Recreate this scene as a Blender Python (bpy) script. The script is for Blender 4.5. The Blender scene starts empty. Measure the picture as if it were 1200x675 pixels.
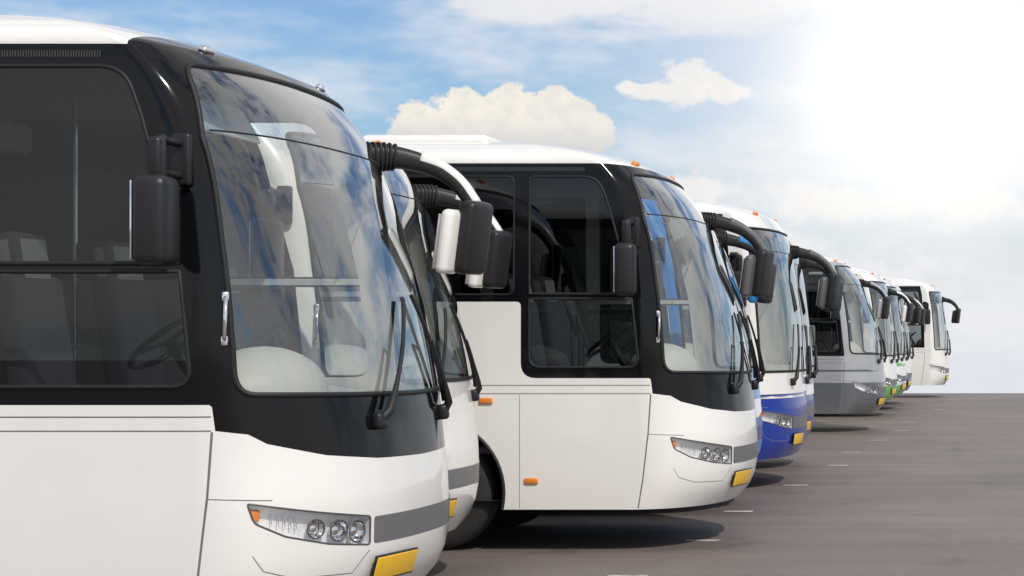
import bpy, math, random
import numpy as np
from mathutils import Vector, Matrix
from mathutils.geometry import delaunay_2d_cdt
random.seed(4)
scene = bpy.context.scene
scene.view_settings.view_transform = 'Standard'
scene.view_settings.look = 'None'
scene.view_settings.exposure = 0
FPX = 2275.0; CH = 1.79; VX = 1250.0; VY = 397.0

# ---------------------------------------------------------------- materials
MATS = {}
def newmat(name):
    m = bpy.data.materials.new(name); m.use_nodes = True
    nt = m.node_tree; nt.nodes.clear()
    return m, nt, nt.nodes, nt.links
def principled(name, col, rough=.4, metal=0., coat=0., spec=.5, var=.0, vscale=6., bump=0., bscale=200., grime=0.):
    if name in MATS: return MATS[name]
    m, nt, N, L = newmat(name)
    o = N.new('ShaderNodeOutputMaterial'); b = N.new('ShaderNodeBsdfPrincipled')
    L.new(b.outputs[0], o.inputs[0])
    b.inputs['Base Color'].default_value = (*col, 1)
    b.inputs['Roughness'].default_value = rough
    b.inputs['Metallic'].default_value = metal
    b.inputs['Coat Weight'].default_value = coat
    b.inputs['Coat Roughness'].default_value = .03
    b.inputs['Specular IOR Level'].default_value = spec
    tc = N.new('ShaderNodeTexCoord')
    if var > 0 or grime > 0:
        n = N.new('ShaderNodeTexNoise'); n.inputs['Scale'].default_value = vscale; n.inputs['Detail'].default_value = 4
        L.new(tc.outputs['Object'], n.inputs['Vector'])
        mr = N.new('ShaderNodeMapRange'); mr.inputs[1].default_value = .3; mr.inputs[2].default_value = .75
        mr.inputs[3].default_value = 1 - var; mr.inputs[4].default_value = 1 + var * .3
        L.new(n.outputs[0], mr.inputs[0])
        mx = N.new('ShaderNodeMix'); mx.data_type = 'RGBA'; mx.blend_type = 'MULTIPLY'; mx.inputs[0].default_value = 1
        mx.inputs[6].default_value = (*col, 1)
        L.new(mr.outputs[0], mx.inputs[7])
        last = mx.outputs[2]
        if grime > 0:
            sp = N.new('ShaderNodeSeparateXYZ'); L.new(tc.outputs['Object'], sp.inputs[0])
            g = N.new('ShaderNodeMapRange'); g.inputs[1].default_value = 1.0; g.inputs[2].default_value = .3
            g.inputs[3].default_value = 0; g.inputs[4].default_value = grime
            L.new(sp.outputs[2], g.inputs[0])
            mm = N.new('ShaderNodeMath'); mm.operation = 'MULTIPLY'
            L.new(g.outputs[0], mm.inputs[0]); L.new(n.outputs[0], mm.inputs[1])
            mx2 = N.new('ShaderNodeMix'); mx2.data_type = 'RGBA'
            L.new(mm.outputs[0], mx2.inputs[0]); L.new(last, mx2.inputs[6])
            mx2.inputs[7].default_value = (.34, .30, .25, 1)
            last = mx2.outputs[2]
        L.new(last, b.inputs['Base Color'])
    MATS[name] = m
    return m
def glass(name, tint, refl=1., base=.065, rough=.0, wave=False):
    if name in MATS: return MATS[name]
    m, nt, N, L = newmat(name)
    o = N.new('ShaderNodeOutputMaterial')
    t = N.new('ShaderNodeBsdfTransparent'); t.inputs[0].default_value = (*tint, 1)
    g = N.new('ShaderNodeBsdfGlossy'); g.inputs['Roughness'].default_value = rough
    lw = N.new('ShaderNodeLayerWeight'); lw.inputs[0].default_value = .5
    p = N.new('ShaderNodeMath'); p.operation = 'POWER'; p.inputs[1].default_value = 4.0
    L.new(lw.outputs['Facing'], p.inputs[0])
    a = N.new('ShaderNodeMath'); a.operation = 'MULTIPLY_ADD'; a.inputs[1].default_value = .92 * refl; a.inputs[2].default_value = base; a.use_clamp = True
    L.new(p.outputs[0], a.inputs[0])
    if wave:
        tc = N.new('ShaderNodeTexCoord'); n = N.new('ShaderNodeTexNoise'); n.inputs['Scale'].default_value = 1.3; n.inputs['Detail'].default_value = 0
        L.new(tc.outputs['Object'], n.inputs['Vector'])
        bp = N.new('ShaderNodeBump'); bp.inputs['Strength'].default_value = .2; bp.inputs['Distance'].default_value = .02
        L.new(n.outputs[0], bp.inputs['Height']); L.new(bp.outputs[0], g.inputs['Normal'])
    mx = N.new('ShaderNodeMixShader')
    L.new(a.outputs[0], mx.inputs[0]); L.new(t.outputs[0], mx.inputs[1]); L.new(g.outputs[0], mx.inputs[2])
    L.new(mx.outputs[0], o.inputs[0])
    MATS[name] = m
    return m

white = principled('white_paint', (.82, .805, .775), .26, coat=.8, var=.05, vscale=1.8, grime=.3)
silver = principled('silver_paint', (.42, .43, .45), .3, metal=.35, coat=.5, var=.05, grime=.3)
blue = principled('blue_paint', (.006, .035, .30), .25, coat=.35, var=.05, grime=.1)
ltblue = principled('light_blue_paint', (.02, .19, .52), .3, coat=.5, var=.05, grime=.2)
green = principled('green_paint', (.12, .42, .08), .3, coat=.6, var=.05, grime=.2)
dgrey = principled('dark_grey_paint', (.09, .10, .115), .3, coat=.5, var=.05, grime=.2)
black = principled('black_gloss', (.005, .005, .006), .08, coat=.0, spec=.30)
rubber = principled('rubber', (.014, .014, .015), .55, spec=.4)
plastic = principled('black_plastic', (.014, .014, .016), .40, spec=.4)
armgrey = principled('arm_grey', (.10, .10, .105), .3, coat=.4)
tyre_m = principled('tyre_rubber', (.022, .021, .020), .8, var=.3, vscale=12)
rim_m = principled('rim_metal', (.45, .45, .45), .4, metal=.8, var=.2)
chrome = principled('chrome', (.80, .80, .81), .10, metal=1.)
reflector = principled('lamp_reflector', (.88, .89, .90), .25, metal=.35)
lampdark = principled('lamp_bezel', (.10, .10, .105), .3, metal=.3)
seam_m = principled('panel_seam', (.16, .155, .15), .7)
slot_m = principled('vent_dark', (.05, .05, .05), .7)
grille = principled('grille_grey', (.17, .175, .18), .45, metal=.3)
lining = principled('interior_lining', (.60, .58, .55), .8)
floor_m = principled('interior_floor', (.12, .12, .13), .7)
dash_m = principled('dashboard', (.50, .49, .47), .5)
seat_m = principled('seat_fabric', (.20, .20, .24), .9)
headrest_m = principled('headrest_cover', (.78, .76, .72), .9)
curtain_m = principled('curtain_fabric', (.70, .64, .54), .9)
yellow = principled('plate_yellow', (.85, .50, .02), .4, coat=.3)
amber = principled('amber_lens', (.75, .22, .02), .2, coat=.8)
under_m = principled('underbody', (.02, .02, .02), .8)
mirror_m = principled('mirror_glass', (.8, .8, .8), .03, metal=1.)
g_wind = glass('windshield_glass', (.90, .93, .91), 1.7, .17, wave=True)
g_top = glass('windshield_top_glass', (.58, .72, .82), 1.7, .19, wave=True)
g_side = glass('side_glass', (.15, .16, .165), 1.0, .055)
g_cab = glass('cab_window_glass', (.27, .29, .29), 1.0, .055)
g_door = glass('door_glass', (.85, .87, .86), 1.0, .06)
g_lens = glass('lamp_lens', (.97, .97, .97), .9, .05)

# ---------------------------------------------------------------- helpers
def mesh_obj(name, verts, faces, mats, parent, fmats=None, smooth=False):
    me = bpy.data.meshes.new(name); me.from_pydata([tuple(v) for v in verts], [], [tuple(int(i) for i in f) for f in faces])
    for m in mats: me.materials.append(m)
    if fmats is not None: me.polygons.foreach_set('material_index', [int(i) for i in fmats])
    if smooth: me.polygons.foreach_set('use_smooth', [True] * len(me.polygons))
    me.update()
    o = bpy.data.objects.new(name, me); scene.collection.objects.link(o)
    if parent: o.parent = parent
    return o
import bmesh
def rbox(name, size, M, mat, parent, bev=.02, seg=3, taper=None):
    bm = bmesh.new(); bmesh.ops.create_cube(bm, size=1)
    for v in bm.verts:
        k = 1.
        if taper and v.co.z > 0: k = taper
        v.co = Vector((v.co.x * size[0] * k, v.co.y * size[1] * k, v.co.z * size[2]))
    if bev > 0: bmesh.ops.bevel(bm, geom=bm.edges[:], offset=min(bev, min(size) * .49), segments=seg, profile=.5, affect='EDGES')
    for f in bm.faces: f.smooth = True
    me = bpy.data.meshes.new(name); bm.to_mesh(me); bm.free(); me.materials.append(mat)
    if not isinstance(M, Matrix): M = Matrix.Translation(M)
    me.transform(M)
    o = bpy.data.objects.new(name, me); scene.collection.objects.link(o); o.parent = parent
    return o
def tube(name, pts, r, mat, parent, cyclic=False, radii=None, res=3):
    cu = bpy.data.curves.new(name, 'CURVE'); cu.dimensions = '3D'; cu.bevel_depth = r; cu.bevel_resolution = res
    cu.use_fill_caps = True
    sp = cu.splines.new('POLY'); sp.points.add(len(pts) - 1)
    for i, p in enumerate(pts):
        sp.points[i].co = (*p, 1)
        if radii: sp.points[i].radius = radii[i]
    sp.use_cyclic_u = cyclic; sp.use_smooth = True
    cu.materials.append(mat)
    o = bpy.data.objects.new(name, cu); scene.collection.objects.link(o); o.parent = parent
    return o
def sweep(name, pts, sizes, mat, parent, mats2=None, K=20):
    vs = []; fs = []
    n = len(pts)
    for i in range(n):
        a = Vector(pts[max(i-1, 0)]); b = Vector(pts[min(i+1, n-1)]); X = (b - a).normalized()
        Y_ = Vector((0, 0, 1)).cross(X).normalized(); Z_ = X.cross(Y_)
        hw, hh = sizes[i]
        for k in range(K):
            t = 2*math.pi*k/K; c = math.cos(t); s = math.sin(t)
            c = math.copysign(abs(c)**.7, c); s = math.copysign(abs(s)**.7, s)
            vs.append(Vector(pts[i]) + Y_*c*hw + Z_*s*hh)
    fm = []
    for i in range(n-1):
        for k in range(K):
            fs.append((i*K+k, (i+1)*K+k, (i+1)*K+(k+1) % K, i*K+(k+1) % K)); fm.append(0)
    fs.append(list(range(K))); fs.append([(n-1)*K+k for k in range(K)][::-1]); fm += [0, 0]
    return mesh_obj(name, vs, fs, [mat], parent, fm, True)
def smoothpath(ctrl, n=10):
    P = [np.array(c, float) for c in ctrl]; P = [2 * P[0] - P[1]] + P + [2 * P[-1] - P[-2]]; out = []
    for i in range(1, len(P) - 2):
        for k in range(n):
            t = k / n
            out.append(.5 * ((2 * P[i]) + (-P[i-1] + P[i+1]) * t + (2*P[i-1] - 5*P[i] + 4*P[i+1] - P[i+2]) * t*t + (-P[i-1] + 3*P[i] - 3*P[i+1] + P[i+2]) * t**3))
    out.append(P[-2]); return [tuple(p) for p in out]
def herm(xs, ys):
    xs = np.array(xs, float); ys = np.array(ys, float)
    m = np.gradient(ys, xs)
    def f(x):
        x = np.clip(np.asarray(x, float), xs[0], xs[-1])
        i = np.clip(np.searchsorted(xs, x) - 1, 0, len(xs) - 2)
        h = xs[i+1] - xs[i]; t = (x - xs[i]) / h
        return (2*t**3 - 3*t**2 + 1)*ys[i] + (t**3 - 2*t**2 + t)*h*m[i] + (-2*t**3 + 3*t**2)*ys[i+1] + (t**3 - t**2)*h*m[i+1]
    return f
SF = 3.2; ZR = 3.27; QL = 1.25; WTOP = ZR + QL * .999; WB = .36
class Shell:
    def __init__(self, P, D, L=11.5):
        self.P = herm(*P); self.D = herm(*D); self.L = L
    def W(self, w):
        w = np.asarray(w, float); q = np.clip((w - ZR) / QL, 0, 1)
        side = 1.25 - .03 * np.clip((w - 1.5) / 1.77, 0, 1) ** 2
        return np.where(w > ZR, 1.22 * np.maximum(np.cos(q * math.pi / 2), 1e-6) ** .75, side)
    def Z(self, w):
        w = np.asarray(w, float); q = np.clip((w - ZR) / QL, 0, 1)
        return np.where(w > ZR, ZR + .25 * np.sin(q * math.pi / 2), w)
    def pos(self, S, w):
        S = np.asarray(S, float); w = np.asarray(w, float) + 0 * S
        far = S > SF / 2; s = np.where(far, SF - S, S)
        P = self.P(w); D = self.D(w); W = self.W(w); Xc = P - D
        xs = np.where(s < -4, s, -4 + (s + 4) / 4 * (Xc + 4))
        phi = np.clip(s, 0, SF / 2) * math.pi / SF
        x = np.where(s < 0, xs, Xc + D * np.sin(phi))
        t = np.where(s < 0, 1., np.maximum(np.cos(phi), 0) ** .8)
        y = np.where(far, 1.25 + W * t, 1.25 - W * t)
        return np.stack([x, y, self.Z(w)], -1)
    def nrm(self, S, w):
        e = 1e-3
        S = np.asarray(S, float); w = np.asarray(w, float) + 0 * S
        a = self.pos(S + e, w) - self.pos(S - e, w)
        b = self.pos(S, np.minimum(w + e, WTOP)) - self.pos(S, np.maximum(w - e, WB))
        n = np.cross(a, b); l = np.linalg.norm(n, axis=-1, keepdims=True)
        n = np.where(l < 1e-12, np.array([0, 0, 1.]), n / np.maximum(l, 1e-12))
        return n
    def U(self, u, w):
        P = float(self.P(w)); D = float(self.D(w)); Xc = P - D
        if u < -4: return u
        if u < Xc: return (u + 4) / (Xc + 4) * 4 - 4
        return math.asin(min(1, (u - Xc) / D)) * SF / math.pi
    def Y(self, y, w):
        W = float(self.W(w)); t = (1.25 - y) / W; t = max(-1, min(1, t))
        c = math.copysign(abs(t) ** 1.25, t)
        return math.acos(c) * SF / math.pi
    def frame(self, S, w, off=0.):
        p = self.pos(np.array([S]), np.array([w]))[0]; n = self.nrm(np.array([S]), np.array([w]))[0]
        X = Vector(n); Yv = Vector((0, 0, 1)).cross(X).normalized(); Zv = X.cross(Yv)
        M = Matrix((X, Yv, Zv)).transposed().to_4x4(); M.translation = Vector(p) + X * off
        return M
def fillet(pts, r, seg=6):
    n = len(pts); out = []
    rs = r if isinstance(r, (list, tuple)) else [r] * n
    for i in range(n):
        p = np.array(pts[i], float); a = np.array(pts[i-1], float); b = np.array(pts[(i+1) % n], float)
        va = a - p; vb = b - p; la = np.linalg.norm(va); lb = np.linalg.norm(vb); rr = min(rs[i], la*.48, lb*.48)
        if rr < 1e-3: out.append(tuple(p)); continue
        p0 = p + va/la*rr; p1 = p + vb/lb*rr
        for k in range(seg + 1):
            t = k/seg; out.append(tuple((1-t)**2*p0 + 2*t*(1-t)*p + t*t*p1))
    return out
def dens(pts, step=.08, closed=True):
    out = []; n = len(pts)
    for i in range(n if closed else n - 1):
        a = np.array(pts[i], float); b = np.array(pts[(i+1) % n], float)
        k = max(1, int(np.linalg.norm(b - a) / step))
        for j in range(k): out.append(tuple(a + (b - a) * j / k))
    if not closed: out.append(tuple(pts[-1]))
    return out
def pip(px, py, poly):
    inside = np.zeros(len(px), bool); n = len(poly)
    for i in range(n):
        x1, y1 = poly[i]; x2, y2 = poly[(i+1) % n]
        if y1 == y2: continue
        c = ((y1 > py) != (y2 > py)) & (px < (x2 - x1) * (py - y1) / (y2 - y1) + x1)
        inside ^= c
    return inside

ZA = [.36, .48, .62, .78, .95, 1.15, 1.45, 1.8, 2.25, 2.82, 3.1, 3.27, 3.52, 3.77, 4.02, 4.27, 4.52]
shA = lambda: Shell((ZA, [-.16, -.06, -.01, 0, 0, -.02, -.055, -.12, -.24, -.46, -.64, -.80, -1.0, -1.25, -1.6, -2.0, -2.6]),
                    (ZA, [.70, .74, .75, .75, .75, .75, .72, .64, .55, .42, .36, .33, .33, .33, .33, .33, .33]))
shB = lambda: Shell((ZA, [-.12, -.04, -.01, 0, 0, -.01, -.02, -.05, -.10, -.19, -.28, -.40, -.58, -.85, -1.2, -1.6, -2.2]),
                    (ZA, [.50, .52, .52, .52, .52, .50, .48, .46, .44, .40, .36, .33, .33, .33, .33, .33, .33]))

# ---------------------------------------------------------------- bus builder
def build_bus(F, d, cfg, yaw=0.):
    sh = shB() if cfg.get('style') == 'B' else shA()
    L = sh.L; B = cfg.get('style') == 'B'; lod = d > 30
    root = bpy.data.objects.new('coach_bus', None); scene.collection.objects.link(root)
    root.location = (F, d, 0); root.scale = (1, 1, cfg.get('sz', 1.)); root.rotation_euler[2] = yaw
    paint = cfg.get('paint', white); mask = cfg.get('mask', black)
    mats = [paint]; mi = {paint.name: 0}
    def midx(m):
        if m.name not in mi: mi[m.name] = len(mats); mats.append(m)
        return mi[m.name]
    regs = []; gask = []
    def add(poly, mat, mirror=True, tag=None, farmat=None):
        regs.append((poly, mat, tag))
        if mirror: regs.append(([(SF - s, w) for s, w in poly], farmat or mat, tag))
    def side(pts, r=0., step=.1):
        return [(sh.U(u, z), z) for u, z in dens(fillet(pts, r), step)]
    du0 = cfg.get('du0', -1.74)
    pu = (lambda z: float(np.interp(z, [1.3, 1.5, 2.25, 3.0, 3.27], [-.64, -.66, -.74, -.95, -1.06]))) if not B else \
         (lambda z: float(np.interp(z, [1.3, 1.5, 2.25, 3.0, 3.27], [-.66, -.66, -.68, -.74, -.80])))
    for (z0, z1, m) in cfg.get('bands', []):
        add(dens([(-L, z0), (SF + L, z0), (SF + L, z1), (-L, z1)], .5), m, False)
    low = [(sh.U(-.64, 1.33), 1.33), (sh.U(-.5, 1.31), 1.31), (sh.Y(.12, 1.26), 1.26), (sh.Y(.35, 1.19), 1.19), (sh.Y(.7, 1.155), 1.155), (sh.Y(1.25, 1.145), 1.145)]
    low = low + [(SF - s, w) for s, w in low[::-1][1:]]
    topw = cfg.get('mask_top', 3.262)
    ex = .12 if mask is black else 0
    nearside = [(sh.U(pu(z) - (ex if z > 1.5 else 0), z), z) for z in (1.45, 1.55, 1.8, 2.25, 2.6, 3.0)] + [(sh.U(pu(3.262) - .03, 3.262), 3.262)]
    if topw > 3.3: nearside += [(sh.U(-1.09, w), w) for w in np.linspace(3.3, topw, 5)]
    ring = low + [(SF - s, w) for s, w in nearside] + nearside[::-1]
    add(dens(ring, .07), mask, False)
    zb = cfg.get('belt', 2.10)
    bandm = cfg.get('bandm', black)
    pts = [(-L + .4, zb), (du0, zb), (du0, 1.46), (pu(1.46), 1.46)] + [(pu(z), z) for z in (1.8, 2.25, 2.6, 3.0)] + [(pu(3.262), 3.262), (-L + .4, 3.262)]
    rr = [.12, .04, .13, 0.02, 0, 0, 0, 0, .0, .12]
    add(side(pts, rr), bandm)
    wt = 3.15; wb2 = zb + .06
    x1 = du0 - .06; wins = []
    x = x1
    while x - 1.55 > -L + .5:
        wins.append((x - 1.50, x)); x -= 1.55
    for a, b in wins:
        poly = side([(a, wb2), (b, wb2), (b, wt), (a, wt)], .06); add(poly, g_side, True, 'glass'); gask.append((poly, .009, rubber))
    def du1(z): return pu(z) - .085
    e0 = du0 + .07
    top_p = [(e0, 2.165)] + [(du1(z), z) for z in (2.165, 2.5, 2.9)] + [(du1(wt), wt), (e0, wt)]
    poly = side(top_p, [.0, 0.0, 0, 0, .16, .05]); add(poly, g_cab, True, 'glass', g_door); gask.append((poly, .012, rubber))
    bot_p = [(e0, 1.55), (du1(1.55), 1.55), (du1(1.9), 1.9), (du1(2.125), 2.125), (e0, 2.125)]
    poly = side(bot_p, [.10, .10, 0, 0, 0]); add(poly, g_cab, True, 'glass', g_door); gask.append((poly, .012, rubber))
    if B:
        wn = [(sh.U(-.36, 1.40), 1.40), (sh.U(-.38, 1.9), 1.9), (sh.U(-.43, 2.5), 2.5), (sh.U(-.55, 3.10), 3.10)]; wc = (1.40, 3.10)
    else:
        wn = [(sh.U(-.555, 1.51), 1.51), (sh.U(-.575, 1.85), 1.85), (sh.U(-.62, 2.25), 2.25), (sh.U(-.73, 2.80), 2.80), (sh.U(-.88, 3.18), 3.18)]; wc = (1.49, 3.21)
    mid = 2.84
    full = [(SF/2, wc[0])] + [(SF - s, w) for s, w in wn] + [(SF/2, wc[1])] + wn[::-1]
    rr = [0] + [.13] + [0]*(len(wn)-2) + [.13] + [0] + [.13] + [0]*(len(wn)-2) + [.13]
    full = dens(fillet(full, rr), .07)
    add(full, g_wind, False, 'glass'); gask.append((full, .016, rubber))
    if cfg.get('topglass', True):
        i0 = next(i for i, p in enumerate(full) if p[1] > mid and full[i-1][1] <= mid)
        seq = full[i0:] + full[:i0]; up = [p for p in seq if p[1] > mid]
        poly = [(up[0][0], mid)] + up + [(up[-1][0], mid)]
        s0 = up[-1][0]; s1 = up[0][0]
        base = [(s0 + (s1 - s0) * k/40, mid) for k in range(1, 40)]
        regs.append((poly + base, g_top, 'glass'))
        P3 = sh.pos(np.array([b[0] for b in base]), np.array([b[1] for b in base])) 
        tube('windshield_divider', [tuple(p) for p in P3], .005, rubber, root)
    def strip(p, m=seam_m, h=.004, nat='u', mirror=True):
        p = dens(p, .08, False); up = []; dn = []
        for i, (a, b) in enumerate(p):
            j = max(i-1, 0); k = min(i+1, len(p)-1); tx = p[k][0]-p[j][0]; ty = p[k][1]-p[j][1]; l = math.hypot(tx, ty)
            nx, ny = -ty/l*h, tx/l*h; up.append((a+nx, b+ny)); dn.append((a-nx, b-ny))
        q = up + dn[::-1]; fn = sh.U if nat == 'u' else (lambda a, b: a)
        add([(fn(a, b), b) for a, b in q], m, mirror)
    for z in cfg.get('grooves', [1.40, 1.33]):
        strip([(-L + .05, z), (-.66, z)])
    strip([(-.655, 1.325), (-.675, 1.0), (-.72, .6), (-.76, .37)], h=.006)
    sB = sh.U(-.675, .99); sy = sh.Y(.12, .985)
    strip([(sB, .99), (sy, .975)], nat='s', h=.003)
    strip([(-1.75, .37), (-1.75, 1.32)], h=.0025)
    for uu in (-3.35, -4.9, -6.4, -7.8):
        strip([(uu, .37), (uu, 1.32)], h=.004)
    lam = [(sh.U(-.50, .965), .965), (sh.U(-.47, .865), .865), (sh.Y(.16, .79), .79), (sh.Y(.34, .735), .735), (sh.Y(.60, .705), .705), (sh.Y(.60, .855), .855), (sh.Y(.30, .90), .90)]
    lam = dens(fillet(lam, [.02, .03, .02, .02, .02, .02, .02]), .05)
    add(lam, g_lens, True, 'lamp')
    for pl in (lam, [(SF - s, w) for s, w in lam]): gask.append((pl, .005, lampdark))
    g0 = sh.Y(.63, .78)
    gp = dens(fillet([(g0, .705), (SF - g0, .705), (SF - g0, .85), (g0, .85)], .02), .06)
    add(gp, cfg.get('grille', grille), False)
    b0 = [(sh.Y(.07, .70), .70), (sh.Y(.10, .62), .62), (sh.Y(.2, .575), .575), (sh.Y(.50, .565), .565), (sh.Y(.56, .64), .64), (sh.Y(.6, .675), .675)]
    strip(b0, nat='s', h=.003)
    arches = [(-2.5, .5, .62), (-8.5, .5, .62)]
    for cu, cz, R in arches:
        a0 = math.asin((WB - cz) / R); pts = []
        for k in range(33):
            a = a0 + (math.pi - 2*a0) * k/32; pts.append((cu + R*math.cos(a), max(WB, cz + R*math.sin(a))))
        add([(sh.U(u, z), z) for u, z in pts], 'hole')
        for fy in (0, 1):
            P3 = [((u), -.004 if fy == 0 else 2.504, z) for u, z in pts]
            tube('arch_lip', P3, .014, rubber, root)
        vs = []; fs = []
        for u, z in pts: vs += [(u, .01, z), (u, .75, z)]
        for u, z in pts: vs += [(u, 2.49, z), (u, 1.75, z)]
        n = len(pts)
        for o_ in (0, 2*n):
            for k in range(n-1): fs.append((o_+2*k, o_+2*k+1, o_+2*k+3, o_+2*k+2))
        fs.append([2*k+1 for k in range(n)]); fs.append([2*n+2*k+1 for k in range(n)])
        mesh_obj('wheel_well', vs, fs, [under_m], root)
    # ---- triangulate
    gs = list(np.arange(-L, -4, .75)) + list(np.arange(-4, 0, .2)) + list(np.arange(0, SF/2 + .001, .08))
    gs = gs + [SF - s for s in gs if s < SF/2 - .001]
    gw = list(np.linspace(WB, ZR, 28)) + list(np.linspace(ZR, WTOP, 12))[1:]
    V = []; idx = {}; E = []
    def vid(p):
        k = (round(p[0], 4), round(p[1], 4))
        if k not in idx: idx[k] = len(V); V.append(Vector(k))
        return idx[k]
    for s in gs:
        for w in gw: vid((s, w))
    for poly, m, t in regs:
        ids = [vid((max(-L, min(SF+L, p[0])), max(WB, min(WTOP, p[1])))) for p in poly]
        for i in range(len(ids)):
            if ids[i] != ids[(i+1) % len(ids)]: E.append((ids[i], ids[(i+1) % len(ids)]))
    ov, oe, of, *_ = delaunay_2d_cdt(V, E, [], 0, 1e-5)
    ov = np.array([(v[0], v[1]) for v in ov]); of = np.array([list(f) for f in of])
    c = ov[of].mean(1)
    fm = np.zeros(len(of), int); isg = np.zeros(len(of), int)
    for poly, m, t in regs:
        ins = pip(c[:, 0], c[:, 1], poly)
        if m == 'hole': isg[ins] = 3
        else:
            fm[ins] = midx(m); isg[ins] = {'glass': 1, 'lamp': 2}.get(t, 0)
    P3 = sh.pos(ov[:, 0], ov[:, 1]); N3 = sh.nrm(ov[:, 0], ov[:, 1])
    a = ov[of[:, 1]] - ov[of[:, 0]]; b = ov[of[:, 2]] - ov[of[:, 0]]
    fl = (a[:, 0]*b[:, 1] - a[:, 1]*b[:, 0]) < 0
    of[fl] = of[fl][:, ::-1]
    keep = isg != 3
    def skin(name, V3, N, F_, FM, ml):
        used = np.unique(F_); mp = -np.ones(len(V3), int); mp[used] = np.arange(len(used))
        o = mesh_obj(name, V3[used], mp[F_], ml, root, FM, True)
        o.data.normals_split_custom_set_from_vertices([tuple(n) for n in N[used]])
        return o
    skin('body_shell', P3, N3, of[keep], fm[keep], mats)
    sel = isg == 0
    skin('interior_shell', P3 - N3 * .035, -N3, of[sel][:, ::-1], np.zeros(sel.sum(), int), [lining])
    sel = isg == 2
    lt = of[sel]
    if len(lt):
        n = len(P3); VV = np.concatenate([P3 - N3*.002, P3 - N3 * .065]); FF = [list(f + n) for f in lt]
        cnt = {}
        for f in lt:
            for i in range(3):
                e = (f[i], f[(i+1) % 3]); cnt[tuple(sorted(e))] = cnt.get(tuple(sorted(e)), 0) + 1
        for (i, j), k in cnt.items():
            if k == 1: FF.append([i, j, j+n, i+n])
        used = sorted(set(i for f in FF for i in f)); mp = {u: k for k, u in enumerate(used)}
        mesh_obj('headlamp_housing', VV[used], [[mp[i] for i in f] for f in FF], [reflector], root)
    for mir in (False, True):
        if lod and mir: continue
        for yy, zz, rr_ in ((.285, .815, .046), (.405, .795, .052), (.525, .78, .054)):
            s = sh.Y(yy, zz); s = SF - s if mir else s
            M = sh.frame(s, zz, -.052)
            bm = bmesh.new(); bmesh.ops.create_uvsphere(bm, u_segments=20, v_segments=12, radius=rr_*.62)
            for v in bm.verts: v.co.x *= .6
            for f in bm.faces: f.smooth = True
            me = bpy.data.meshes.new('lamp_projector'); bm.to_mesh(me); bm.free(); me.materials.append(chrome); me.transform(M)
            o = bpy.data.objects.new('lamp_projector', me); scene.collection.objects.link(o); o.parent = root
            vs = []; fs = []; K = 24
            for (xx, r2) in ((-.02, rr_*1.08), (-.03, rr_), (-.045, rr_*.85), (-.058, rr_*.62)):
                M2 = sh.frame(s, zz, xx)
                for k in range(K): vs.append(M2 @ Vector((0, r2*math.cos(2*math.pi*k/K), r2*math.sin(2*math.pi*k/K))))
            for i in range(3):
                for k in range(K): fs.append((i*K+k, i*K+(k+1) % K, (i+1)*K+(k+1) % K, (i+1)*K+k))
            mesh_obj('lamp_bowl', vs, fs, [chrome], root, smooth=True)
            M2 = sh.frame(s, zz, -.018)
            pr = [tuple(M2 @ Vector((0, rr_*1.05*math.cos(t), rr_*1.05*math.sin(t)))) for t in np.linspace(0, 2*math.pi, 24)[:-1]]
            tube('lamp_ring', pr, .0045, lampdark, root, True, res=1)
        if not lod:
            s = sh.Y(.075, .88); s = SF - s if mir else s
            rbox('turn_signal', (.03, .05, .06), sh.frame(s, .90, -.045), amber, root, .01)
            for k in range(5):
                s = sh.Y(.12 + .022*k, .87); s = SF - s if mir else s
                M = sh.frame(s, .875 - .006*k, -.045); rbox('lamp_rib', (.02, .005, .065), M, chrome, root, .002, 1)
    for poly, r, m in gask:
        for mir in ((False, True) if (poly[0][0] < SF/2 - .2 and max(p[0] for p in poly) < SF/2) and m is rubber and not lod else (False,)):
            q = [(SF - s, w) for s, w in poly] if mir else poly
            q = [q[i] for i in range(len(q)) if math.hypot(q[i][0]-q[i-1][0], q[i][1]-q[i-1][1]) > 1e-3]
            P_ = sh.pos(np.array([p[0] for p in q]), np.array([p[1] for p in q]))
            tube('window_gasket', [tuple(p) for p in P_], r, m, root, True, res=1)
    ws = np.linspace(WB, WTOP, 40)
    a = sh.pos(np.full(40, -L), ws); b = sh.pos(np.full(40, SF + L), ws[::-1])
    rc = np.concatenate([a, b]); mesh_obj('rear_panel', rc, [list(range(80))[::-1]], [paint], root)
    rbox('rear_window', (.02, 1.9, .8), Vector((-L - .005, 1.25, 2.6)), black, root, .05)
    ss = np.concatenate([[-L], np.linspace(-1, SF + 1, 60), [SF + L]])
    uu = sh.pos(ss, np.full(len(ss), .43)); nn = sh.nrm(ss, np.full(len(ss), .43)); uu = uu - nn * .03
    mesh_obj('underbody', uu, [list(range(len(uu)))], [under_m], root)
    # interior
    rbox('floor', (L - 2.3, 2.36, .06), Vector((-(L + 2.1)/2 - .05, 1.25, 1.12)), floor_m, root, 0)
    rbox('cab_floor', (1.5, 2.2, .06), Vector((-1.55, 1.25, .85)), floor_m, root, 0)
    rbox('cab_riser', (.05, 2.3, .3), Vector((-2.25, 1.25, .98)), floor_m, root, 0)
    sd = np.linspace(.18, SF - .18, 30); pz = sh.pos(sd, np.full(30, 1.43)); nz = sh.nrm(sd, np.full(30, 1.43)); pz = pz - nz*.06
    top = [(p[0], p[1], 1.45) for p in pz] + [(-1.05, 2.30, 1.52), (-1.0, .2, 1.52)]
    bot = [(p[0], p[1], .95) for p in top]; n = len(top)
    mesh_obj('dashboard', top + bot, [list(range(n))] + [[i, (i+1) % n, n + (i+1) % n, n + i] for i in range(n)], [dash_m], root)
    bm = bmesh.new(); bmesh.ops.create_uvsphere(bm, u_segments=32, v_segments=20, radius=1)
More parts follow.
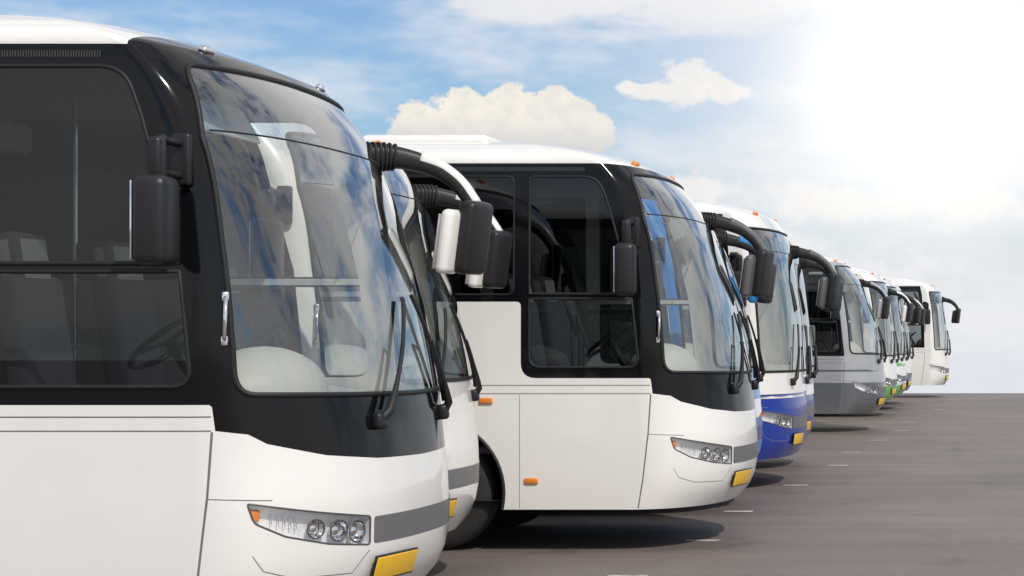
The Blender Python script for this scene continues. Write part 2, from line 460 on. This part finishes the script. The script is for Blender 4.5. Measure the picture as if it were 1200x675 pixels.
    for v in bm.verts: v.co = Vector((v.co.x*.30, v.co.y*.46, v.co.z*.25)) + Vector((-.70, .75, 1.50))
    for f in bm.faces: f.smooth = True
    me = bpy.data.meshes.new('instrument_cowl'); bm.to_mesh(me); bm.free(); me.materials.append(dash_m)
    o = bpy.data.objects.new('instrument_cowl', me); scene.collection.objects.link(o); o.parent = root
    Ms = Matrix.Translation((-1.16, .66, 1.78)) @ Matrix.Rotation(math.radians(-38), 4, 'Y')
    tube('steering_wheel', [tuple(Ms @ Vector((.23*math.cos(t), .23*math.sin(t), 0))) for t in np.linspace(0, 2*math.pi, 32)[:-1]], .016, plastic, root, True)
    tube('steering_column', [tuple(Ms @ Vector((0, 0, 0))), (-.95, .68, 1.45)], .035, plastic, root)
    for a in (0, 2.1, 4.2): tube('wheel_spoke', [tuple(Ms @ Vector((0, 0, 0))), tuple(Ms @ Vector((.22*math.cos(a), .22*math.sin(a), 0)))], .012, plastic, root)
    bm = bmesh.new()
    def bx(sz, loc, mi_, rot=0):
        r = bmesh.ops.create_cube(bm, size=1); vs = r['verts']
        for v in vs:
            c_ = Vector((v.co.x*sz[0], v.co.y*sz[1], v.co.z*sz[2])); c_.rotate(Matrix.Rotation(rot, 3, 'Y')); v.co = c_ + Vector(loc)
        es = list({e for v in vs for e in v.link_edges})
        for f in {f for v in vs for f in v.link_faces}: f.material_index = mi_
        bmesh.ops.bevel(bm, geom=es, offset=min(sz)*.3, segments=2, profile=.5, affect='EDGES')
    rows = [(-u) for u in np.arange(2.9, L - .8 if not lod else 5., .82)]
    for u in rows:
        for y in (.36, .82, 1.68, 2.14):
            bx((.14, .43, .72), (u - .2, y, 1.95), 0, -.2); bx((.45, .43, .14), (u, y, 1.58), 0)
            bx((.12, .36, .34), (u - .275, y, 2.32), 1, -.2)
    bx((.15, .5, .75), (-1.85, .62, 1.75), 0, -.15); bx((.48, .48, .14), (-1.6, .62, 1.35), 0); bx((.14, .34, .34), (-1.92, .62, 2.18), 1, -.15)
    bx((.3, .3, .45), (-1.6, .62, 1.08), 0)
    bx((.15, .5, .70), (-2.0, 1.95, 1.80), 0, -.15); bx((.14, .40, .34), (-2.07, 1.95, 2.20), 1, -.15)
    for f in bm.faces: f.smooth = True
    me = bpy.data.meshes.new('seats'); bm.to_mesh(me); bm.free(); me.materials.append(seat_m); me.materials.append(headrest_m)
    o = bpy.data.objects.new('seats', me); scene.collection.objects.link(o); o.parent = root
    for (ua, ub, y0) in ((-3.42, -3.2, 2.38), (-4.97, -4.75, 2.38), (-4.97, -4.8, .12), (-6.5, -6.35, .12)):
        if lod: continue
        vs = []; fs = []; n = 16
        for k in range(n+1):
            u = ua + (ub-ua)*k/n; yy = y0 + .025*math.sin(k*1.25)
            vs += [(u, yy, 2.05), (u, yy, 3.1)]
        for k in range(n): fs.append((2*k, 2*k+2, 2*k+3, 2*k+1))
        mesh_obj('curtain', vs, fs, [curtain_m], root, smooth=True)
    for yy in (.28, 2.22): rbox('luggage_rack', (L - 3.2, .36, .2), Vector((-(L + 2.4)/2, yy, 3.02)), lining, root, .05)
    tube('grab_pole', [(-2.3, 1.9, 1.1), (-2.3, 1.9, 3.2)], .018, chrome, root)
    tube('grab_rail', [(-2.3, 1.2, 1.75), (-2.3, 1.9, 1.75), (-2.3, 2.3, 1.7)], .018, chrome, root)
    rbox('sun_visor', (.02, .9, .22), Matrix.Translation((-.98, .8, 2.98)) @ Matrix.Rotation(-.5, 4, 'Y'), lining, root, .01)
    for cu, cz, R in arches:
        for ysd, sg in ((.09, -1), (2.41, 1)):
            prof = [(.0, .05), (.10, .03), (.13, .06), (.20, .10), (.25, .03), (.285, .0), (.30, .0), (.31, .02), (.36, -.01), (.44, .0), (.48, .03), (.495, .06), (.495, .25), (.47, .28), (.3, .28)]
            vs = []; fs = []; K = 40
            for r_, dd in prof:
                for k in range(K):
                    a_ = 2*math.pi*k/K; vs.append((cu + r_*math.cos(a_), ysd - sg*dd, .5 + r_*math.sin(a_)))
            fmm = []
            for i in range(len(prof)-1):
                for k in range(K):
                    fs.append((i*K+k, i*K+(k+1) % K, (i+1)*K+(k+1) % K, (i+1)*K+k)); fmm.append(0 if i < 7 else 1)
            mesh_obj('wheel', vs, fs, [rim_m, tyre_m], root, fmm, True)
            if not lod and sg < 0:
                for k in range(8):
                    a_ = 2*math.pi*k/8; rbox('wheel_nut', (.03, .04, .03), Vector((cu + .17*math.cos(a_), ysd - sg*.06, .5 + .17*math.sin(a_))), rim_m, root, .006, 1)
    if cfg.get('detail', False):
        vs = []; fs = []
        for k in range(90):
            u = -1.22 - .011*k*1.2
            q = [(u, 3.195), (u + .007, 3.195), (u + .007, 3.228), (u, 3.228)]
            b_ = len(vs)
            for (a_, z_) in q:
                p_ = sh.pos(np.array([sh.U(a_, z_)]), np.array([z_]))[0]; vs.append((p_[0], p_[1] - .004, p_[2]))
            fs.append((b_, b_+1, b_+2, b_+3))
        mesh_obj('vent_slots', vs, fs, [slot_m], root)
    s = sh.Y(cfg.get('plate_y', .84), .56); M = sh.frame(s, .575, .012)
    rbox('plate_frame', (.015, .46, .145), M, plastic, root, .006)
    rbox('number_plate', (.012, .44, .125), M @ Matrix.Translation((.006, 0, 0)), yellow, root, .005)
    for (u_, z_) in ((-2.03, 1.27), (-1.65 if cfg.get('du0') is None else -1.95, .60), (-5.4, .60)):
        rbox('side_marker', (.115, .03, .05), Vector((u_, -.006, z_)), amber, root, .012)
    rbox('roof_hatch', (3.2, 1.7, .16), Vector((-5.2, 1.25, 3.515)), paint if cfg.get('roofpaint') is None else cfg['roofpaint'], root, .07, 4)
    rbox('roof_unit', (1.1, 1.3, .10), Vector((-2.75, 1.25, 3.515)), white, root, .048, 4)
    for yy in (.48, 2.02):
        M = sh.frame(sh.Y(yy, 3.31), 3.31, .012); rbox('roof_marker', (.05, .10, .055), M, cfg.get('marker', amber), root, .024, 4)
    def wiper(yp, zp, yt, zt):
        arm = []
        for k in range(9):
            t = .62*k/8; y_ = yp + (yt-yp)*t; z_ = zp + (zt-zp)*t; M = sh.frame(sh.Y(y_, z_), z_, .06 if k else .02); arm.append(tuple(M.translation))
        tube('wiper_arm', arm, .011, rubber, root, radii=[2.4, 2.1, 1.8, 1.5, 1.2, 1, 1, .9, .8])
        q = []
        for k in range(11):
            t = .10 + .92*k/10; y_ = yp + (yt-yp)*t + .045; z_ = zp + (zt-zp)*t; M = sh.frame(sh.Y(y_, z_), z_, .028 + .012*math.sin(math.pi*k/10)); q.append(tuple(M.translation))
        tube('wiper_blade', q, .012, rubber, root)
        tube('wiper_link', [arm[-1], q[5]], .009, rubber, root)
        M = sh.frame(sh.Y(yp, zp), zp, .02); rbox('wiper_pivot', (.06, .09, .09), M, plastic, root, .02)
    if B: wiper(.6, 1.27, .95, 1.95); wiper(1.5, 1.27, 1.75, 1.95)
    else: wiper(.72, 1.35, 1.24, 1.99); wiper(1.75, 1.36, 1.42, 2.02)
    zc = 2.36; uc = -.80 if not B else -.55
    up_ = pu(2.65)
    rbox('mirror_head', (.17, .23, .44), Matrix.Translation((uc, -.27, zc)) @ Matrix.Rotation(.12, 4, 'Z'), plastic, root, .05, 4)
    rbox('mirror_glass', (.01, .19, .38), Matrix.Translation((uc - .085, -.28, zc)) @ Matrix.Rotation(.12, 4, 'Z'), mirror_m, root, .004)
    rbox('mirror_bracket', (.10, .05, .26), Vector((up_ + .06, -.012, 2.68)), plastic, root, .018)
    for z_ in (2.60, 2.76): tube('mirror_arm', smoothpath([(up_ + .06, -.01, z_), (up_ + .04, -.14, z_), (uc + .01, -.25, z_ - .02), (uc, -.27, 2.5)], 5), .022, plastic, root)
    rbox('mirror_joint', (.07, .08, .22), Vector((uc, -.26, 2.66)), plastic, root, .025)
    if cfg.get('detail', False):
        hz = (1.78, 2.0); pts_ = []
        for z_, o_ in ((hz[0], .0), (hz[0]+.02, .05), (hz[1]-.02, .05), (hz[1], .0)):
            M = sh.frame(sh.U(-.60, z_), z_, o_); pts_.append(tuple(M.translation))
        tube('grab_handle', pts_, .010, chrome, root)
        for z_ in hz:
            M = sh.frame(sh.U(-.60, z_), z_, .008); rbox('handle_base', (.02, .035, .05), M, chrome, root, .008)
    u0 = float(sh.P(2.95)) - .22
    ctrl = [(u0, 2.20, 2.89), (u0 + .20, 2.33, 2.91), (u0 + .40, 2.42, 2.86), (u0 + .55, 2.45, 2.76), (u0 + .66, 2.46, 2.61)]
    pth = smoothpath(ctrl, 8)
    armm = cfg.get('armm', white)
    nP = len(pth)
    sz = [(float(np.interp(i, [0, 10, 20, nP], [.085, .07, .058, .048])), float(np.interp(i, [0, 10, 20, nP], [.092, .066, .048, .040]))) for i in range(nP)]
    sweep('mirror_arm_core', pth, sz, plastic, root)
    up = [tuple(Vector(p) + Vector((.012, .004, .022))) for p in pth[13:]]
    sweep('mirror_arm_shell', up, [(a*1.0, b*.80) for a, b in sz[13:]], armm, root)
    for i in range(0, 9):
        X = (Vector(pth[i+1]) - Vector(pth[i])).normalized(); Y_ = Vector((0, 0, 1)).cross(X).normalized(); Z_ = X.cross(Y_)
        def rp(t, hw, hh):
            c = math.cos(t); s = math.sin(t)
            return tuple(Vector(pth[i]) + Y_*math.copysign(abs(c)**.7, c)*hw + Z_*math.copysign(abs(s)**.7, s)*hh)
        tube('mirror_arm_rib', [rp(t, sz[i][0] + .006, sz[i][1] + .006) for t in np.linspace(0, 2*math.pi, 24)[:-1]], .009, rubber, root, True, res=1)
    pe = Vector(pth[-1])
    R_ = Matrix.Rotation(-.25, 4, 'Z') @ Matrix.Rotation(.14, 4, 'Y')
    rbox('door_mirror_head', (.12, .26, .46), Matrix.Translation(pe + Vector((-.01, 0, -.19))) @ R_, plastic, root, .045, 4)
    rbox('door_mirror_cover', (.085, .18, .40), Matrix.Translation(pe + Vector((-.115, -.12, -.22))) @ R_, armm, root, .04, 4)
    rbox('door_mirror_glass', (.01, .15, .34), Matrix.Translation(pe + Vector((-.162, -.12, -.22))) @ R_, mirror_m, root, .004)
    return root

# ---------------------------------------------------------------- fleet
build_bus(-3.60, 9.65, dict(du0=-1.86, mask_top=3.60, detail=True, marker=chrome))
build_bus(-4.42, 12.95, dict(mask=white, detail=True))
build_bus(-2.83, 16.25, dict(detail=True, armm=armgrey))
build_bus(-3.30, 19.55, dict(mask=ltblue, bands=[(.36, .95, ltblue)], armm=ltblue, bandm=black, grille=blue))
build_bus(-3.26, 22.85, dict(style='B', mask=white, bands=[(.36, 1.08, blue), (1.11, 1.13, blue)], armm=armgrey, grille=dgrey))
build_bus(-3.62, 26.3, dict(style='B', mask=black, bands=[(.36, 1.0, blue)], armm=plastic))
build_bus(-3.58, 37.0, dict(mask=silver, paint=silver, roofpaint=white, bands=[(.36, .95, dgrey), (1.16, 1.2, dgrey), (3.27, 4.6, white)], armm=silver, belt=1.9))
build_bus(-4.00, 44.3, dict(style='B', mask=white, bands=[(.36, .70, green)], armm=white))
build_bus(-4.12, 48.5, dict(style='B', mask=white, bands=[(.36, .62, green), (1.1, 1.2, green)], armm=plastic))
build_bus(-4.30, 52.5, dict(style='B', mask=white, bands=[(.36, .75, blue)], armm=white))
build_bus(-3.66, 59.0, dict(style='B', mask=white, armm=plastic, sz=1.04))

# ---------------------------------------------------------------- ground
def ground_mat():
    m, nt, N, L = newmat('asphalt')
    o = N.new('ShaderNodeOutputMaterial'); b = N.new('ShaderNodeBsdfPrincipled'); L.new(b.outputs[0], o.inputs[0])
    tc = N.new('ShaderNodeTexCoord')
    def noise(sc, det=5, stretch=None, rough=.6):
        n = N.new('ShaderNodeTexNoise'); n.inputs['Scale'].default_value = sc; n.inputs['Detail'].default_value = det; n.inputs['Roughness'].default_value = rough
        if stretch:
            mp = N.new('ShaderNodeMapping'); mp.inputs['Scale'].default_value = stretch; L.new(tc.outputs['Object'], mp.inputs[0]); L.new(mp.outputs[0], n.inputs['Vector'])
        else: L.new(tc.outputs['Object'], n.inputs['Vector'])
        return n.outputs[0]
    def mr(x, a, b_, c_, d_):
        r = N.new('ShaderNodeMapRange'); L.new(x, r.inputs[0])
        for i, v in enumerate((a, b_, c_, d_)): r.inputs[i+1].default_value = v
        return r.outputs[0]
    def mul(a, b_):
        r = N.new('ShaderNodeMath'); r.operation = 'MULTIPLY'; L.new(a, r.inputs[0]); L.new(b_, r.inputs[1]); return r.outputs[0]
    f = mul(mul(mr(noise(.35, 4), .3, .7, .80, 1.16), mr(noise(1., 4, (.12, 1.8, 1)), .3, .7, .82, 1.14)), mr(noise(60, 2), .3, .7, .50, 1.45))
    st = mr(noise(1.3, 4, (1, .6, 1)), .60, .72, 1., .66)
    f = mul(f, st)
    mx = N.new('ShaderNodeMix'); mx.data_type = 'RGBA'; mx.blend_type = 'MULTIPLY'; mx.inputs[0].default_value = 1
    mx.inputs[6].default_value = (.165, .134, .121, 1); L.new(f, mx.inputs[7]); L.new(mx.outputs[2], b.inputs['Base Color'])
    b.inputs['Roughness'].default_value = .55; b.inputs['Specular IOR Level'].default_value = .5
    return m
ys = [-400, -60, 0, 20, 40, 60, 63.9, 65.5, 68, 75, 100, 300, 1000, 4000]
zs = [0, 0, 0, 0, 0, 0, 0, -.06, -.25, -1.2, -5, -32, -110, -420]
xsg = [-1500, -400, -100, -40, -10, 0, 10, 40, 100, 400, 1500]
gv = [(x, y, z) for y, z in zip(ys, zs) for x in xsg]; nx = len(xsg)
gf = [(j*nx+i, j*nx+i+1, (j+1)*nx+i+1, (j+1)*nx+i) for j in range(len(ys)-1) for i in range(nx-1)]
mesh_obj('asphalt_ground', gv, gf, [ground_mat()], None)
mk = principled('road_paint', (.62, .60, .56), .7, var=.5, vscale=9)
vs = []; fs = []
for k, yy in enumerate([14.6, 17.2, 20.1, 23.7, 27.4, 30.6, 34.2, 37.8, 41.5, 45, 49, 53, 57]):
    x0 = -3.46 + .1*math.sin(k*2.1); ln = .30; w_ = .07
    b_ = len(vs); vs += [(x0, yy - w_, .004), (x0 + ln, yy - w_, .004), (x0 + ln, yy + w_, .004), (x0, yy + w_, .004)]; fs.append((b_, b_+1, b_+2, b_+3))
mesh_obj('parking_markings', vs, fs, [mk], None)

# ---------------------------------------------------------------- world
SUN = Vector((.50, -.62, .78)).normalized()
w = bpy.data.worlds.new('World'); scene.world = w; w.use_nodes = True
nt = w.node_tree; N = nt.nodes; L = nt.links; N.clear()
out = N.new('ShaderNodeOutputWorld'); bg = N.new('ShaderNodeBackground'); L.new(bg.outputs[0], out.inputs[0])
tc = N.new('ShaderNodeTexCoord'); D_ = tc.outputs['Generated']
def M_(op, a, b=None, c=None, clamp=False):
    n = N.new('ShaderNodeMath'); n.operation = op; n.use_clamp = clamp
    for i, v in enumerate((a, b, c)):
        if v is None: continue
        if isinstance(v, (int, float)): n.inputs[i].default_value = v
        else: L.new(v, n.inputs[i])
    return n.outputs[0]
def SS(x, a, b, c=0., d=1.):
    r = N.new('ShaderNodeMapRange'); r.interpolation_type = 'SMOOTHSTEP'; L.new(x, r.inputs[0])
    for i, v in enumerate((a, b, c, d)): r.inputs[i+1].default_value = v
    return r.outputs[0]
def MIX(f, a, b):
    n = N.new('ShaderNodeMix'); n.data_type = 'RGBA'
    if isinstance(f, (int, float)): n.inputs[0].default_value = f
    else: L.new(f, n.inputs[0])
    for i, v in ((6, a), (7, b)):
        if isinstance(v, tuple): n.inputs[i].default_value = (*v, 1)
        else: L.new(v, n.inputs[i])
    return n.outputs[2]
sp = N.new('ShaderNodeSeparateXYZ'); L.new(D_, sp.inputs[0]); dx, dy, dz = sp.outputs
az = M_('ARCTAN2', dx, dy); el = M_('ARCSINE', dz)
ae = N.new('ShaderNodeCombineXYZ'); L.new(az, ae.inputs[0]); L.new(el, ae.inputs[1]); ae = ae.outputs[0]
zc = M_('MAXIMUM', dz, .03)
cb = N.new('ShaderNodeCombineXYZ'); L.new(dx, cb.inputs[0]); L.new(dy, cb.inputs[1]); L.new(zc, cb.inputs[2])
sky = N.new('ShaderNodeTexSky'); sky.sky_type = 'NISHITA'; sky.sun_disc = False
sky.sun_elevation = math.asin(SUN.z); sky.sun_rotation = math.atan2(SUN.x, SUN.y)
sky.air_density = 1.2; sky.dust_density = 1.0; sky.ozone_density = 2.5
L.new(cb.outputs[0], sky.inputs[0])
SK = .10
tn = N.new('ShaderNodeMix'); tn.data_type = 'RGBA'; tn.blend_type = 'MULTIPLY'; tn.inputs[0].default_value = 1; L.new(sky.outputs[0], tn.inputs[6]); tn.inputs[7].default_value = (.72*SK, .89*SK, 1.13*SK, 1)
base = tn.outputs[2]
def noise(scale, det, sx=1, sy=1, sz=1, rough=.55, off=0.):
    mp = N.new('ShaderNodeVectorMath'); mp.operation = 'MULTIPLY_ADD'; L.new(D_, mp.inputs[0]); mp.inputs[1].default_value = (sx, sy, sz); mp.inputs[2].default_value = (off, off*.7, off*.3)
    n = N.new('ShaderNodeTexNoise'); n.inputs['Scale'].default_value = scale; n.inputs['Detail'].default_value = det; n.inputs['Roughness'].default_value = rough
    L.new(mp.outputs[0], n.inputs['Vector']); return n.outputs[0]
def dirof(px, py):
    v = Vector(((px - VX)/FPX, 1, (VY - py)/FPX)).normalized(); return math.atan2(v.x, v.y), math.asin(v.z)
def ell(px, py, rx, ry):
    a0, e0 = dirof(px, py); kx = FPX/(rx*math.cos(a0)**2); ky = FPX/ry
    v = N.new('ShaderNodeVectorMath'); v.operation = 'MULTIPLY_ADD'; L.new(ae, v.inputs[0]); v.inputs[1].default_value = (kx, ky, 0); v.inputs[2].default_value = (-a0*kx, -e0*ky, 0)
    l = N.new('ShaderNodeVectorMath'); l.operation = 'LENGTH'; L.new(v.outputs[0], l.inputs[0]); return l.outputs['Value']
def cluster(lst, nz, amp, soft):
    v = None
    for q in lst:
        e = ell(*q); v = e if v is None else M_('MINIMUM', v, e)
    # noise*amp - length + (1 - amp/2)
    return SS(M_('SUBTRACT', M_('MULTIPLY_ADD', nz, amp, 1 - amp*.5), v), 0, soft)
nf = noise(62, 5, 1, 1, 1.2, .62)
nst = noise(8, 4, 1, 1, 3.0, .62, 1.7); nbig = noise(2.4, 3, 1, 1, 2.2, .6, 5.)
ga, ge = dirof(1090, 90)
gd = M_('DIVIDE', ell(1090, 90, FPX*.1/math.cos(ga)**2, FPX*.1/1.1), 10.)
g2 = M_('MULTIPLY', gd, gd)
def gauss(r): return M_('EXPONENT', M_('MULTIPLY', g2, -1./(r*r)))
hz = SS(el, .10, -.02); hz = M_('MULTIPLY', hz, SS(M_('ABSOLUTE', az), 1.5, .25, .45, .95))
col = MIX(M_('MULTIPLY', hz, .90), base, (.77, .79, .85))
col = MIX(M_('MULTIPLY', SS(gd, .25, .04), .50), col, (.80, .85, .94))
cir = SS(M_('ADD', nst, SS(M_('SUBTRACT', az, dirof(620, 0)[0]), -.12, .12, -.01, .06)), .42, .72, 0, .82)
col = MIX(cir, col, (.82, .84, .88))
big = M_('MULTIPLY', SS(nbig, .40, .56), M_('MAXIMUM', SS(el, .17, .32, 0, .9), SS(M_('ABSOLUTE', az), .62, .9, 0, .8)))  # clouds outside the view, added to brighten glass reflections and ambient light
col = MIX(big, col, (.86, .845, .82))
def shade(m, light, dark, e0, e1):
    cc = MIX(SS(el, e0, e1), dark, light)
    cc = MIX(SS(nf, .40, .70, 0, .45), cc, dark)
    return MIX(m, col, cc)
col = shade(M_('MULTIPLY', cluster([(700, -5, 170, 46), (850, 0, 270, 68), (610, 10, 90, 24)], nst, 2.6, .6), .93), (.92, .90, .90), (.74, .77, .83), .14, .18)
col = shade(cluster([(497, 150, 44, 30), (545, 140, 48, 36), (600, 136, 52, 34), (652, 142, 46, 38), (692, 156, 34, 26), (590, 170, 130, 22)], nf, 1.6, .20), (.96, .90, .79), (.64, .65, .68), .088, .115)
col = shade(M_('MULTIPLY', cluster([(812, 100, 40, 28), (850, 106, 36, 18), (765, 108, 44, 13), (738, 104, 18, 10)], nf, 2.0, .40), .9), (.95, .90, .84), (.76, .77, .81), .11, .125)
col = shade(M_('MULTIPLY', cluster([(815, 228, 58, 28), (960, 238, 90, 34), (1120, 240, 130, 34), (1020, 320, 140, 38), (1150, 375, 80, 22), (905, 290, 90, 24)], nf, 2.4, .7), .85), (.96, .91, .86), (.82, .82, .85), .04, .07)
col = MIX(M_('MULTIPLY', gauss(.115), .68), col, (.97, .965, .96))
col = MIX(gauss(.055), col, (1.5, 1.45, 1.36))
L.new(col, bg.inputs[0]); bg.inputs[1].default_value = 1.0

sl = bpy.data.lights.new('sun', 'SUN'); sl.energy = 2.9; sl.angle = math.radians(.6); sl.color = (1, .945, .87)
so = bpy.data.objects.new('sun', sl); scene.collection.objects.link(so)
so.rotation_euler = SUN.to_track_quat('Z', 'Y').to_euler()

cam = bpy.data.cameras.new('camera'); co = bpy.data.objects.new('camera', cam); scene.collection.objects.link(co)
co.location = (0, 0, CH); co.rotation_euler = (math.pi/2, 0, 0)
cam.sensor_width = 36; cam.lens = 36*FPX/1200; cam.shift_x = (600 - VX)/1200; cam.shift_y = (VY - 337.5)/1200
cam.clip_end = 6000; cam.clip_start = .1
scene.camera = co
